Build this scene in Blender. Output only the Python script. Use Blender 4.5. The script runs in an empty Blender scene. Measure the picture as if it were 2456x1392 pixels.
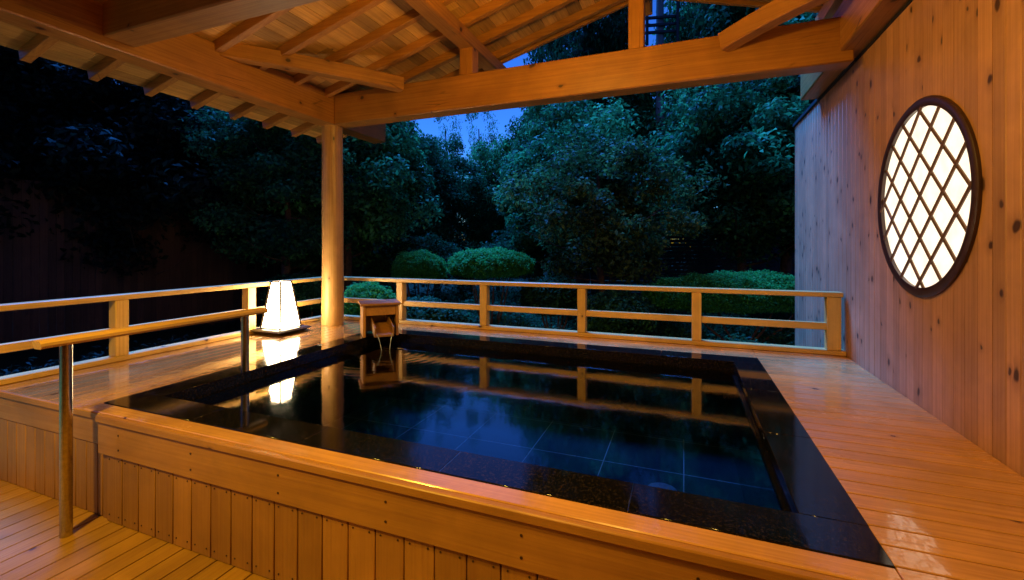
import bpy, bmesh, math, random
import numpy as np
from mathutils import Vector, Matrix
R = math.radians
sc = bpy.context.scene
col = sc.collection
random.seed(7); rng = np.random.default_rng(7)

# ------------------------------------------------------------------ camera
YAW = math.atan2(412, 1072)
cam_d = bpy.data.cameras.new('camera'); cam = bpy.data.objects.new('camera', cam_d); col.objects.link(cam)
cam.location = (0, 0, 1.0); cam.rotation_euler = (R(90), 0, YAW)
cam_d.sensor_width = 36; cam_d.lens = 36 * 1072 / 2456; cam_d.shift_y = -106 / 2456
cam_d.clip_start = 0.02; cam_d.clip_end = 800
sc.camera = cam
FWD = (-math.sin(YAW), math.cos(YAW)); RGT = (math.cos(YAW), math.sin(YAW))
def W(px, t):                       # ground position of something seen in column px at depth t
    d = (px - 1228) / 1072
    return (t * (FWD[0] + d * RGT[0]), t * (FWD[1] + d * RGT[1]))

# ------------------------------------------------------------------ world: blue dusk sky
wd = bpy.data.worlds.new('World'); sc.world = wd; wd.use_nodes = True
nt = wd.node_tree; nt.nodes.clear()
wo = nt.nodes.new('ShaderNodeOutputWorld'); bg = nt.nodes.new('ShaderNodeBackground')
sky = nt.nodes.new('ShaderNodeTexSky'); sky.sky_type = 'NISHITA'; sky.sun_disc = False
sky.sun_elevation = R(-1.5); sky.sun_rotation = R(-22); sky.altitude = 50; sky.ozone_density = 4.0
sky.dust_density = 0.3; sky.air_density = 1.0
mul = nt.nodes.new('ShaderNodeMix'); mul.data_type = 'RGBA'; mul.blend_type = 'MULTIPLY'; mul.inputs[0].default_value = 1
mul.inputs[7].default_value = (1.5, 3.7, 5.2, 1)
nt.links.new(sky.outputs[0], mul.inputs[6]); nt.links.new(mul.outputs[2], bg.inputs[0])
bg.inputs[1].default_value = 0.15
nt.links.new(bg.outputs[0], wo.inputs[0])
# the last glow of the dusk sky, very broad and soft
sd = bpy.data.lights.new('dusk_glow', 'SUN'); sd.energy = 6.4; sd.angle = R(30); sd.color = (.03, .23, 1.0)
so = bpy.data.objects.new('dusk_glow', sd); col.objects.link(so)
so.rotation_euler = (Vector((0, 0, 0)) - Vector((-.35, .29, .89))).to_track_quat('-Z', 'Y').to_euler()
sc.view_settings.view_transform = 'Standard'; sc.view_settings.look = 'None'
sc.view_settings.exposure = 1.6; sc.view_settings.gamma = 1
sc.cycles.use_denoising = True
sc.cycles.max_bounces = 8; sc.cycles.diffuse_bounces = 3; sc.cycles.glossy_bounces = 4
sc.cycles.transparent_max_bounces = 12
sc.cycles.sample_clamp_indirect = 4.0
sc.cycles.use_light_tree = True

# ------------------------------------------------------------------ unseen warm lamps, added above and behind the view for orange interior light
LAMPS = []
def lamp(name, kind, loc, energy, color, radius, target=None, spot=None, blend=.8):
    d = bpy.data.lights.new(name, kind); d.energy = energy; d.color = color; d.shadow_soft_size = radius
    if kind == 'SPOT': d.spot_size = R(spot); d.spot_blend = blend
    o = bpy.data.objects.new(name, d); col.objects.link(o); o.location = loc
    if target:
        o.rotation_euler = (Vector(target) - Vector(loc)).to_track_quat('-Z', 'Y').to_euler()
    o['label'] = 'warm ' + name.replace('_', ' ')
    LAMPS.append(o); return o
ORANGE = (1.0, 0.56, 0.085); AMBER = (1.0, .62, .07)
lamp('unseen_high_lamp', 'POINT', (-1.0, 2.45, 2.62), 36, ORANGE, .10)
lamp('unseen_floor_spot', 'SPOT', (-2.6, -0.1, 2.45), 128, AMBER, .08, (-2.9, 1.5, -.6), 110)
lamp('unseen_wall_spot', 'SPOT', (-0.5, 0.5, 2.45), 60, ORANGE, .08, (.9, 2.6, .1), 120)

# ------------------------------------------------------------------ helpers
def tag(o, label=None, cat=None, group=None, kind=None):
    if label: o['label'] = label
    if cat: o['category'] = cat
    if group: o['group'] = group
    if kind: o['kind'] = kind
    return o
def thing(name, loc, label, cat, group=None, rz=0):
    o = bpy.data.objects.new(name, None); col.objects.link(o); o.location = loc; o.rotation_euler.z = rz
    o.empty_display_size = .2
    return tag(o, label, cat, group)

class MB:
    """collects solids; build() links them as one mesh object. Each solid gets its own random board value."""
    def __init__(s): s.v = []; s.f = []; s.r = []; s.sm = []; s.mi = []; s.cur = 0
    def add(s, vs, fs, smooth=False, r=None):
        b = len(s.v); s.v += [tuple(v) for v in vs]; r = random.random() if r is None else r
        for f in fs: s.f.append(tuple(i + b for i in f)); s.r.append(r); s.sm.append(smooth); s.mi.append(s.cur)
        return s
    def box(s, x0, x1, y0, y1, z0, z1, M=None, ch=0.0, r=None):
        x0, x1 = min(x0, x1), max(x0, x1); y0, y1 = min(y0, y1), max(y0, y1); z0, z1 = min(z0, z1), max(z0, z1)
        bm = bmesh.new()
        P = [bm.verts.new(p) for p in ((x0,y0,z0),(x1,y0,z0),(x1,y1,z0),(x0,y1,z0),(x0,y0,z1),(x1,y0,z1),(x1,y1,z1),(x0,y1,z1))]
        for f in ((0,3,2,1),(4,5,6,7),(0,1,5,4),(1,2,6,5),(2,3,7,6),(3,0,4,7)): bm.faces.new([P[i] for i in f])
        if ch > 0: bmesh.ops.bevel(bm, geom=bm.edges[:], offset=ch, segments=1, affect='EDGES')
        bm.verts.index_update()
        vs = [v.co.copy() for v in bm.verts]
        if M is not None: vs = [M @ v for v in vs]
        fs = [[v.index for v in f.verts] for f in bm.faces]; bm.free()
        return s.add(vs, fs, r=r)
    def sweep(s, pts, w, h, up=(0, 0, 1), ch=.008, r=None):
        """rectangular bar w x h following pts"""
        pts = [Vector(p) for p in pts]; vs = []; fs = []
        sect = [(-w/2+ch,-h/2),(w/2-ch,-h/2),(w/2,-h/2+ch),(w/2,h/2-ch),(w/2-ch,h/2),(-w/2+ch,h/2),(-w/2,h/2-ch),(-w/2,-h/2+ch)]
        n = len(sect)
        for i, p in enumerate(pts):
            d = (pts[min(i+1, len(pts)-1)] - pts[max(i-1, 0)]).normalized()
            sd = d.cross(Vector(up)).normalized(); u = sd.cross(d)
            vs += [p + sd*a + u*b for a, b in sect]
        for i in range(len(pts)-1):
            for k in range(n): fs.append((i*n+k, i*n+(k+1) % n, (i+1)*n+(k+1) % n, (i+1)*n+k))
        fs.append(tuple(reversed(range(n)))); fs.append(tuple((len(pts)-1)*n+k for k in range(n)))
        return s.add(vs, fs, r=r)
    def tube(s, pts, radii, n=20, caps=True, r=None, wob=0):
        pts = [Vector(p) for p in pts]; vs = []; fs = []
        ref = Vector((0.31, 0.95, 0.05))
        for i, p in enumerate(pts):
            d = (pts[min(i+1, len(pts)-1)] - pts[max(i-1, 0)]).normalized()
            a = d.cross(ref).normalized(); b = d.cross(a)
            for k in range(n):
                t = 2*math.pi*k/n; rr = radii[i] * (1 + wob*math.sin(3*t + i*1.3))
                vs.append(p + a*math.cos(t)*rr + b*math.sin(t)*rr)
        for i in range(len(pts)-1):
            for k in range(n): fs.append((i*n+k, i*n+(k+1) % n, (i+1)*n+(k+1) % n, (i+1)*n+k))
        if caps: fs.append(tuple(reversed(range(n)))); fs.append(tuple((len(pts)-1)*n+k for k in range(n)))
        return s.add(vs, fs, smooth=True, r=r)
    def build(s, name, mat, parent=None, loc=(0, 0, 0)):
        me = bpy.data.meshes.new(name); me.from_pydata(s.v, [], s.f); me.validate(); 
        a = me.attributes.new('rnd', 'FLOAT', 'FACE')
        if len(s.r) == len(me.polygons): a.data.foreach_set('value', s.r); me.polygons.foreach_set('use_smooth', s.sm); me.polygons.foreach_set('material_index', s.mi)
        me.update()
        bm = bmesh.new(); bm.from_mesh(me); bmesh.ops.recalc_face_normals(bm, faces=bm.faces[:]); bm.to_mesh(me); bm.free()
        me.set_sharp_from_angle(angle=R(40))
        for m_ in (mat if isinstance(mat, (list, tuple)) else [mat]): me.materials.append(m_)
        o = bpy.data.objects.new(name, me); col.objects.link(o); o.location = loc
        if parent:
            o.parent = parent
            # shapes are given in world coordinates: bring them back to the thing's own space
            pm = parent
            M = Matrix.Identity(4)
            chain = []
            while pm is not None: chain.append(pm); pm = pm.parent
            for c in reversed(chain):
                M = M @ (Matrix.Translation(c.location) @ c.rotation_euler.to_matrix().to_4x4())
            me.transform(M.inverted())
        return o

# ------------------------------------------------------------------ materials
class N:
    def __init__(s, name):
        s.m = bpy.data.materials.new(name); s.m.use_nodes = True; s.t = s.m.node_tree; s.t.nodes.clear()
        s.out = s.new('ShaderNodeOutputMaterial')
    def new(s, ty, **kw):
        n = s.t.nodes.new(ty)
        for k, v in kw.items(): setattr(n, k, v)
        return n
    def link(s, a, b): s.t.links.new(a, b)
    def val(s, sock, v):
        if isinstance(v, bpy.types.NodeSocket): s.link(v, sock)
        else: sock.default_value = v
    def math(s, op, a, b=0, clamp=False):
        n = s.new('ShaderNodeMath', operation=op, use_clamp=clamp); s.val(n.inputs[0], a); s.val(n.inputs[1], b); return n.outputs[0]
    def mix(s, f, a, b, mode='MIX'):
        n = s.new('ShaderNodeMix', data_type='RGBA', blend_type=mode)
        s.val(n.inputs[0], f); s.val(n.inputs[6], a); s.val(n.inputs[7], b); return n.outputs[2]
    def noise(s, vec, scale, detail=3, rough=.55, dist=0):
        n = s.new('ShaderNodeTexNoise'); s.val(n.inputs['Scale'], scale); n.inputs['Detail'].default_value = detail
        n.inputs['Roughness'].default_value = rough; n.inputs['Distortion'].default_value = dist
        if vec is not None: s.link(vec, n.inputs['Vector'])
        return n.outputs[0]
    def mapr(s, v, a, b, c=0, d=1, smooth=False):
        n = s.new('ShaderNodeMapRange', clamp=True)
        if smooth: n.interpolation_type = 'SMOOTHSTEP'
        s.val(n.inputs[0], v)
        for i, x in enumerate((a, b, c, d)): s.val(n.inputs[i+1], x)
        return n.outputs[0]
    def scale(s, vec, v3):
        n = s.new('ShaderNodeVectorMath', operation='MULTIPLY'); s.link(vec, n.inputs[0]); n.inputs[1].default_value = v3; return n.outputs[0]

def wood(name, axis, base, dark, knots=.5, rough=.45, wet=0.0, vary=.25, kscale=3.2, knotr=.085, coat=0.0, bump=.15, crack=0.0):
    n = N(name); tc = n.new('ShaderNodeTexCoord'); at = n.new('ShaderNodeAttribute', attribute_name='rnd')
    r = at.outputs['Fac']
    off = n.new('ShaderNodeCombineXYZ')
    for i, k in enumerate((17.3, 31.7, 11.9)): n.link(n.math('MULTIPLY', r, k), off.inputs[i])
    add = n.new('ShaderNodeVectorMath', operation='ADD'); n.link(tc.outputs['Object'], add.inputs[0]); n.link(off.outputs[0], add.inputs[1])
    v = add.outputs[0]
    def ax(al, ac): q = [ac]*3; q[axis] = al; return tuple(q)
    big = n.noise(n.scale(v, ax(.5, 7)), 1, 3, .6, .6)
    fine = n.noise(n.scale(v, ax(1.6, 70)), 1, 4, .6, .2)
    c = n.mix(n.mapr(big, .3, .75), base + (1,), tuple(b*.72+d*.28 for b, d in zip(base, dark)) + (1,))
    c = n.mix(n.mapr(fine, .42, .75, 0, .55), c, dark + (1,))
    # rings / cathedral grain
    w = n.new('ShaderNodeTexWave', wave_type='RINGS'); w.inputs['Scale'].default_value = 1.0
    w.inputs['Distortion'].default_value = 6; w.inputs['Detail'].default_value = 2; w.inputs['Detail Scale'].default_value = .8
    n.link(n.scale(v, ax(.35, 9)), w.inputs['Vector'])
    c = n.mix(n.mapr(w.outputs['Fac'], .55, 1, 0, .22), c, dark + (1,))
    # tone of the single board
    tone = n.mapr(r, 0, 1, 1-vary, 1+vary*.6)
    tn = n.new('ShaderNodeVectorMath', operation='SCALE'); n.link(c, tn.inputs[0]); n.link(tone, tn.inputs['Scale']); c = tn.outputs[0]
    gp = n.new('ShaderNodeNewGeometry')
    st = n.noise(gp.outputs['Position'], 1.1, 5, .65, .8); st2 = n.noise(gp.outputs['Position'], 4.5, 4, .6, .5)
    tn2 = n.new('ShaderNodeVectorMath', operation='SCALE'); n.link(c, tn2.inputs[0])
    n.link(n.math('MULTIPLY', n.mapr(st, .35, .65, .80, 1.06), n.mapr(st2, .3, .7, .90, 1.05)), tn2.inputs['Scale']); c = tn2.outputs[0]
    if crack > 0:
        cv = n.new('ShaderNodeTexVoronoi', feature='DISTANCE_TO_EDGE'); cv.inputs['Scale'].default_value = 1
        n.link(n.scale(v, ax(.55, 9)), cv.inputs['Vector'])
        cm = n.math('MULTIPLY', n.mapr(cv.outputs['Distance'], .0, .018, 1, 0), n.mapr(n.noise(n.scale(v, ax(1.2, 3)), 1.3, 2), .58, .66, 0, crack))
        c = n.mix(cm, c, (.03, .010, .003, 1))
    if knots > 0:
        vo = n.new('ShaderNodeTexVoronoi', feature='F1', voronoi_dimensions='2D'); vo.inputs['Scale'].default_value = kscale
        sx = n.new('ShaderNodeSeparateXYZ'); n.link(v, sx.inputs[0]); oth = [i for i in range(3) if i != axis]
        flat = n.new('ShaderNodeCombineXYZ'); n.link(n.math('MULTIPLY', sx.outputs[axis], .72), flat.inputs[0])
        n.link(n.math('ADD', sx.outputs[oth[0]], sx.outputs[oth[1]]), flat.inputs[1])
        wv = n.new('ShaderNodeVectorMath', operation='ADD'); nn = n.new('ShaderNodeTexNoise'); nn.inputs['Scale'].default_value = 9
        n.link(v, nn.inputs['Vector']); sc_ = n.new('ShaderNodeVectorMath', operation='SCALE'); n.link(nn.outputs['Color'], sc_.inputs[0]); sc_.inputs['Scale'].default_value = .05
        n.link(flat.outputs[0], wv.inputs[0]); n.link(sc_.outputs[0], wv.inputs[1]); n.link(wv.outputs[0], vo.inputs['Vector'])
        sep = n.new('ShaderNodeSeparateColor'); n.link(vo.outputs['Color'], sep.inputs[0])
        size = n.mapr(sep.outputs[1], 0, 1, knotr*.35, knotr)
        ratio = n.math('DIVIDE', vo.outputs['Distance'], size)
        core = n.mapr(ratio, .5, 1.1, 1, 0, True); halo = n.mapr(ratio, .8, 3.0, .45, 0, True)
        on = n.math('LESS_THAN', sep.outputs[0], knots)
        c = n.mix(n.math('MULTIPLY', halo, on), c, tuple(x*.7 for x in dark) + (1,))
        c = n.mix(n.math('MULTIPLY', n.math('MULTIPLY', core, on), .92), c, (.035, .012, .004, 1))
    b = n.new('ShaderNodeBsdfPrincipled'); n.link(c, b.inputs['Base Color'])
    rg = n.math('ADD', n.mapr(fine, .3, .8, -.06, .1), rough)
    if wet > 0:
        geo = n.new('ShaderNodeNewGeometry')
        m = n.noise(geo.outputs['Position'], 1.5, 5, .6, .3)
        mask = n.mapr(m, .50 - wet*.3, .76 - wet*.3, 0, 1, True)
        rg = n.mapr(mask, 0, 1, rg, .12)
        b.inputs['Coat Weight'].default_value = coat
        b.inputs['Coat Roughness'].default_value = .045; b.inputs['Coat IOR'].default_value = 1.4
        n.link(n.mapr(mask, 0, 1, coat*.5, coat*.95), b.inputs['Coat Weight'])
        # grooves of the grain show in the film of water
        wob = n.noise(geo.outputs['Position'], 7, 3, .5, .2)
    n.link(rg, b.inputs['Roughness'])
    bp = n.new('ShaderNodeBump'); bp.inputs['Strength'].default_value = bump; bp.inputs['Distance'].default_value = .01
    h = n.math('ADD', fine, n.math('MULTIPLY', big, .6)); n.link(h, bp.inputs['Height']); n.link(bp.outputs[0], b.inputs['Normal'])
    if wet > 0:
        bp2 = n.new('ShaderNodeBump'); bp2.inputs['Strength'].default_value = .05; bp2.inputs['Distance'].default_value = .05
        n.link(wob, bp2.inputs['Height']); n.link(bp2.outputs[0], b.inputs['Coat Normal'])
    n.link(b.outputs[0], n.out.inputs[0]); return n.m

HINOKI = (.58, .31, .085); HDARK = (.30, .12, .028)
BEAM = (.50, .22, .036); BDARK = (.24, .07, .014)
M_beam = [wood('cedar_beam_%s' % 'xyz'[a], a, BEAM, BDARK, .5, .45, kscale=2.6, knotr=.075, vary=.15, crack=.8) for a in range(3)]
M_board_y = wood('roof_boarding', 1, (.74, .40, .085), (.32, .12, .025), .3, .55, vary=.42)
M_rail = [wood('hinoki_rail_%s' % 'xyz'[a], a, (.72, .44, .11), (.46, .23, .05), .25, .42, vary=.12, kscale=4) for a in range(3)]
M_wall = wood('wall_boarding', 2, (.54, .27, .13), (.34, .15, .055), .80, .5, vary=.17, kscale=4.3, knotr=.11)
M_clad = wood('skirt_boarding', 2, (.47, .225, .04), HDARK, .07, .42, vary=.2)
M_skirt_x = wood('skirt_edge_board', 0, (.50, .24, .045), HDARK, .3, .38, vary=.05, kscale=3)
M_lowfloor = wood('lower_floor_boards', 1, (.52, .27, .022), (.30, .12, .012), .15, .42, vary=.16)
M_deck = wood('wet_deck_boards', 0, (.78, .40, .125), (.44, .19, .055), .12, .30, wet=.55, vary=.07, coat=1.0, bump=.05)
M_deck_y = wood('wet_deck_boards_long', 1, (.54, .27, .07), HDARK, .12, .26, wet=.75, vary=.07, coat=1.0, bump=.05)
M_spout = [wood('spout_wood_%s' % 'xyz'[a], a, (.50, .24, .07), HDARK, .2, .4) for a in range(3)]
M_log = wood('peeled_log', 2, (.62, .36, .12), HDARK, .25, .40, vary=.05, crack=.6)

def simple(name, colr, rough=.5, metal=0, spec=.5, nz=None, bump=0, nscale=30):
    n = N(name); b = n.new('ShaderNodeBsdfPrincipled'); b.inputs['Roughness'].default_value = rough
    b.inputs['Metallic'].default_value = metal; b.inputs['Specular IOR Level'].default_value = spec
    tc = n.new('ShaderNodeTexCoord'); k = n.noise(tc.outputs['Object'], nscale, 4, .6)
    c2 = nz or tuple(x*.7 for x in colr)
    n.link(n.mix(n.mapr(k, .35, .7), colr + (1,), c2 + (1,)), b.inputs['Base Color'])
    if bump:
        bp = n.new('ShaderNodeBump'); bp.inputs['Strength'].default_value = bump; bp.inputs['Distance'].default_value = .01
        n.link(k, bp.inputs['Height']); n.link(bp.outputs[0], b.inputs['Normal'])
    n.link(b.outputs[0], n.out.inputs[0]); return n.m
M_steel = simple('brushed_steel', (.55, .50, .45), .22, 1, nscale=60)
M_black = simple('dark_lacquer', (.025, .016, .012), .35)
M_frame = simple('dark_brown_window_frame', (.045, .018, .010), .4, nz=(.03, .012, .007), nscale=14)
M_lath = simple('brown_window_laths', (.13, .065, .028), .5)
M_trim = simple('dark_cap_flashing', (.02, .022, .025), .5)
M_bark = simple('bark', (.10, .055, .035), .9, nz=(.04, .022, .014), bump=.6, nscale=14)
M_pole = simple('grey_pole', (.24, .24, .27), .6)
M_earth = simple('garden_soil', (.018, .020, .011), .95, nz=(.014, .018, .009), bump=.5, nscale=5, spec=.03)
M_tile_roof = simple('roof_tiles', (.05, .05, .055), .6, nscale=8)
M_fenceb = simple('bluish_slat_fence', (.03, .035, .045), .7, nscale=6)
M_fencel = wood('old_brown_fence', 2, (.07, .03, .018), (.03, .014, .01), .2, .8, vary=.4)
M_pale = simple('pale_pool_fitting', (.22, .32, .38), .4)

def granite():
    n = N('black_granite'); tc = n.new('ShaderNodeTexCoord'); b = n.new('ShaderNodeBsdfPrincipled'); b.inputs['Specular IOR Level'].default_value = .33
    k = n.noise(tc.outputs['Object'], 90, 3, .7); k2 = n.noise(tc.outputs['Object'], 2.2, 4, .6, .5)
    c = n.mix(n.mapr(k, .52, .72), (.004, .004, .004, 1), (.040, .028, .022, 1))
    c = n.mix(n.mapr(k2, .4, .7, 0, .6), c, (.009, .005, .004, 1))
    n.link(c, b.inputs['Base Color']); n.link(n.mapr(k2, .35, .7, .05, .14), b.inputs['Roughness'])
    n.link(b.outputs[0], n.out.inputs[0]); return n.m
M_granite = granite()
def poolfloor():
    n = N('dark_pool_tiles'); geo = n.new('ShaderNodeNewGeometry'); b = n.new('ShaderNodeBsdfPrincipled')
    br = n.new('ShaderNodeTexBrick'); br.offset = 0; br.inputs['Scale'].default_value = 1
    br.inputs['Brick Width'].default_value = .6; br.inputs['Row Height'].default_value = .6
    br.inputs['Mortar Size'].default_value = .004; br.inputs['Mortar Smooth'].default_value = .1
    br.inputs['Color1'].default_value = (.0025, .003, .0035, 1); br.inputs['Color2'].default_value = (.0035, .004, .0045, 1)
    br.inputs['Mortar'].default_value = (.34, .34, .34, 1)
    n.link(geo.outputs['Position'], br.inputs['Vector'])
    n.link(br.outputs['Color'], b.inputs['Base Color']); b.inputs['Roughness'].default_value = .5
    n.link(b.outputs[0], n.out.inputs[0]); return n.m
M_pool = poolfloor()
def water():
    n = N('clear_bath_water'); fr = n.new('ShaderNodeFresnel'); fr.inputs['IOR'].default_value = 1.55
    g = n.new('ShaderNodeBsdfGlossy'); g.inputs['Roughness'].default_value = .06; g.inputs['Color'].default_value = (1, 1, 1, 1)
    t = n.new('ShaderNodeBsdfTransparent'); t.inputs['Color'].default_value = (.32, .50, .62, 1)
    m = n.new('ShaderNodeMixShader'); geo = n.new('ShaderNodeNewGeometry')
    k = n.noise(n.scale(geo.outputs['Position'], (1, 1, 1)), 3.0, 2, .4, .3)
    k2 = n.noise(geo.outputs['Position'], 14, 2, .5)
    bp = n.new('ShaderNodeBump'); bp.inputs['Strength'].default_value = .035; bp.inputs['Distance'].default_value = .05
    dv = n.new('ShaderNodeVectorMath', operation='DISTANCE'); n.link(geo.outputs['Position'], dv.inputs[0]); dv.inputs[1].default_value = (-2.80, 3.82, -.085)
    ds = dv.outputs['Value']; ring = n.math('MULTIPLY', n.math('SINE', n.math('MULTIPLY', ds, 75)), n.math('POWER', 2.718, n.math('MULTIPLY', ds, -3.2)))
    n.link(n.math('ADD', n.math('ADD', k, n.math('MULTIPLY', k2, .12)), n.math('MULTIPLY', ring, .5)), bp.inputs['Height'])
    for x in (fr, g): n.link(bp.outputs[0], x.inputs['Normal'])
    n.link(n.math('MULTIPLY', fr.outputs[0], 1.15, True), m.inputs[0]); n.link(t.outputs[0], m.inputs[1]); n.link(g.outputs[0], m.inputs[2])
    n.link(m.outputs[0], n.out.inputs[0]); return n.m
M_water = water()
def paper(name, colr, strength, var=.15):
    n = N(name); tc = n.new('ShaderNodeTexCoord'); e = n.new('ShaderNodeEmission')
    k = n.noise(tc.outputs['Object'], 9, 4, .6)
    e.inputs['Color'].default_value = colr + (1,); n.link(n.mapr(k, .3, .7, strength*(1-var), strength*(1+var)), e.inputs['Strength'])
    d = n.new('ShaderNodeBsdfDiffuse'); d.inputs['Color'].default_value = (.8, .75, .65, 1)
    a = n.new('ShaderNodeAddShader'); n.link(e.outputs[0], a.inputs[0]); n.link(d.outputs[0], a.inputs[1])
    n.link(a.outputs[0], n.out.inputs[0]); return n.m
M_shade = paper('lit_lantern_paper', (1, .76, .42), 14)
M_pane = paper('lit_window_paper', (1, .86, .66), .44, .16)

def leaf(name, a, b_, rough=.42):
    rough = max(rough, .62)
    n = N(name); at = n.new('ShaderNodeAttribute', attribute_name='rnd'); oi = n.new('ShaderNodeObjectInfo')
    b = n.new('ShaderNodeBsdfPrincipled')
    c = n.mix(n.math('POWER', at.outputs['Fac'], 2.2), a + (1,), b_ + (1,))  # a few leaves coloured much lighter, painting in the leaf highlights
    tn = n.new('ShaderNodeVectorMath', operation='SCALE'); n.link(c, tn.inputs[0]); n.link(n.mapr(oi.outputs['Random'], 0, 1, .75, 1.25), tn.inputs['Scale'])
    n.link(tn.outputs[0], b.inputs['Base Color']); b.inputs['Roughness'].default_value = rough
    b.inputs['Specular IOR Level'].default_value = .12
    tl = n.new('ShaderNodeBsdfTranslucent'); n.link(tn.outputs[0], tl.inputs['Color']); mx = n.new('ShaderNodeMixShader'); mx.inputs[0].default_value = .42
    n.link(b.outputs[0], mx.inputs[1]); n.link(tl.outputs[0], mx.inputs[2])
    n.link(mx.outputs[0], n.out.inputs[0]); return n.m
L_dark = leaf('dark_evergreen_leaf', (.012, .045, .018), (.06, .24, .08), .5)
L_teal = leaf('highlighted_green_leaf', (.018, .075, .025), (.13, .52, .15), .42)
L_shade = leaf('shaded_evergreen_leaf', (.008, .016, .010), (.016, .032, .018), .6)  # shade of the left garden put into a near-black leaf colour
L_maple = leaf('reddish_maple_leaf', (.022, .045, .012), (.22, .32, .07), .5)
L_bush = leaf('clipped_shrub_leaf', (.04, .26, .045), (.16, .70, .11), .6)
L_pine = leaf('conifer_needles', (.018, .045, .028), (.035, .075, .04), .6)

# ================================================================== THE SETTING
# ground as a sheet to the horizon
gx, gy = 400, 400
bm = bmesh.new(); bmesh.ops.create_grid(bm, x_segments=80, y_segments=80, size=300)
for v in bm.verts:
    d = math.hypot(v.co.x, v.co.y)
    v.co.z = -1.05 + (0 if d < 20 else .4*math.sin(v.co.x*.07)*math.cos(v.co.y*.06))
me = bpy.data.meshes.new('ground'); bm.to_mesh(me); bm.free(); me.materials.append(M_earth)
g = bpy.data.objects.new('ground', me); col.objects.link(g); tag(g, kind='structure')

WALLX = 1.376; FY = 1.62; BY = 4.95; LX = -4.66
PX0, PX1, PY0, PY1 = -3.445, .615, 1.722, 4.49; RW = .215
IX0, IX1, IY0, IY1 = PX0+RW, PX1-RW, PY0+RW, PY1-RW
LOWZ = -.633

def plank_run(mb, a0, a1, w, gap, fn, ch=.003):
    a = a0
    while a < a1 - .01:
        b = min(a + w, a1); fn(mb, a + gap/2, b - gap/2); a = b
# upper deck
mb = MB()
plank_run(mb, FY+.0, BY, .112, .0075, lambda m, a, b: m.box(PX1, WALLX-.004, a, b, -.045, 0, ch=.0025))       # right strip, boards across
mb.build('deck_tmp', M_deck)
d1 = bpy.data.objects['deck_tmp']
mb = MB()
plank_run(mb, LX, PX0, .118, .004, lambda m, a, b: m.box(a, b, FY, BY, -.045, 0, ch=.0025))       # left strip, boards along
o_l = mb.build('deck_tmp2', M_deck_y)
mb = MB()
plank_run(mb, PY1, BY, .115, .004, lambda m, a, b: m.box(PX0+.002, PX1-.002, a, b, -.045, 0, ch=.0025))
o_b = mb.build('deck_tmp3', M_deck)
mb = MB(); mb.box(PX0+.002, PX1-.002, FY, PY0-.001, -.045, 0, ch=.004, r=.4); o_f = mb.build('deck_tmp4', M_deck)
# joined into one deck object (one walking surface)
me = bpy.data.meshes.new('deck'); bm = bmesh.new()
me.materials.append(M_deck); me.materials.append(M_deck_y)
vs = []; fs = []; rr = []; mi = []
for o_, k in ((d1, 0), (o_l, 1), (o_b, 0), (o_f, 0)):
    b0 = len(vs); vs += [v.co[:] for v in o_.data.vertices]
    att = o_.data.attributes['rnd'].data
    for p in o_.data.polygons: fs.append(tuple(i+b0 for i in p.vertices)); rr.append(att[p.index].value); mi.append(k)
me.from_pydata(vs, [], fs); at = me.attributes.new('rnd', 'FLOAT', 'FACE'); at.data.foreach_set('value', rr); me.polygons.foreach_set('material_index', mi)
bm.free()
for o_ in (d1, o_l, o_b, o_f): bpy.data.objects.remove(o_)
deck = bpy.data.objects.new('deck', me); col.objects.link(deck); tag(deck, kind='structure')
# lower floor
mb = MB()
plank_run(mb, -7.0, WALLX, .128, .005, lambda m, a, b: m.box(a, b, -4, FY+.03, LOWZ-.05, LOWZ, ch=.003))
tag(mb.build('lower_floor', M_lowfloor), kind='structure')
mb = MB(); mb.box(-7, WALLX, -4, FY+.0, LOWZ-.4, LOWZ-.055); mb.box(LX, PX0-.05, FY+.05, BY-.02, -1.04, -.05); mb.box(PX1+.05, WALLX, FY+.05, BY-.02, -1.04, -.05)
mb.box(PX0, PX1, PY1+.02, BY-.02, -1.04, -.05)
tag(mb.build('deck_understructure', M_black), kind='structure')

# skirt below the deck edge: edge board, narrow vertical boards, corner gap, nails
CX = -3.256
sk = thing('deck_skirt', (-1.0, FY, LOWZ), 'long orange wooden face of the raised bath deck with upright boards and nail dots', 'step front')
mb = MB(); mb.box(CX, WALLX, FY-.022, FY+.03, -.235, -.047, ch=.005, r=.3); mb.cur = 1
for x in np.arange(CX+.2, WALLX, .62):
    for z in (-.10, -.185): mb.tube([(x, FY-.0225, z), (x, FY-.0245, z)], [.006, .006], 8)
mb.build('edge_board', [M_skirt_x, M_frame], sk)
mb = MB(); mb.box(CX-.0, WALLX, FY-.036, FY+.0, -.047+.001, -.004, ch=.006, r=.5); mb.build('nosing', M_skirt_x, sk)
mb = MB(); plank_run(mb, CX+.055, WALLX, .149, .006, lambda m, a, b: m.box(a, b, FY-.006, FY+.03, LOWZ+.002, -.237, ch=.003)); mb.cur = 1
a = CX + .055
while a < WALLX:
    for dx in (.03, .119):
        for z in (-.262, LOWZ+.045):
            mb.tube([(a+dx, FY-.0065, z), (a+dx, FY-.0085, z)], [.0045, .0045], 8)
    a += .149
mb.build('upright_boards', [M_clad, M_frame], sk)
mb = MB(); mb.box(CX, CX+.05, FY+.006, FY+.03, LOWZ+.002, -.237, r=.1); mb.build('corner_strip', M_clad, sk)
sk2 = thing('deck_skirt', (-4.2, FY, LOWZ), 'short recessed wooden deck face left of the dark corner gap, behind the steel post', 'step front')
mb = MB(); mb.box(-7, CX-.014, FY+.004, FY+.04, -.20, -.047, ch=.004, r=.6); mb.box(-7, CX-.014, FY-.010, FY+.02, -.046, -.004, ch=.005, r=.6); mb.build('edge_board', M_skirt_x, sk2)
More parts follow.
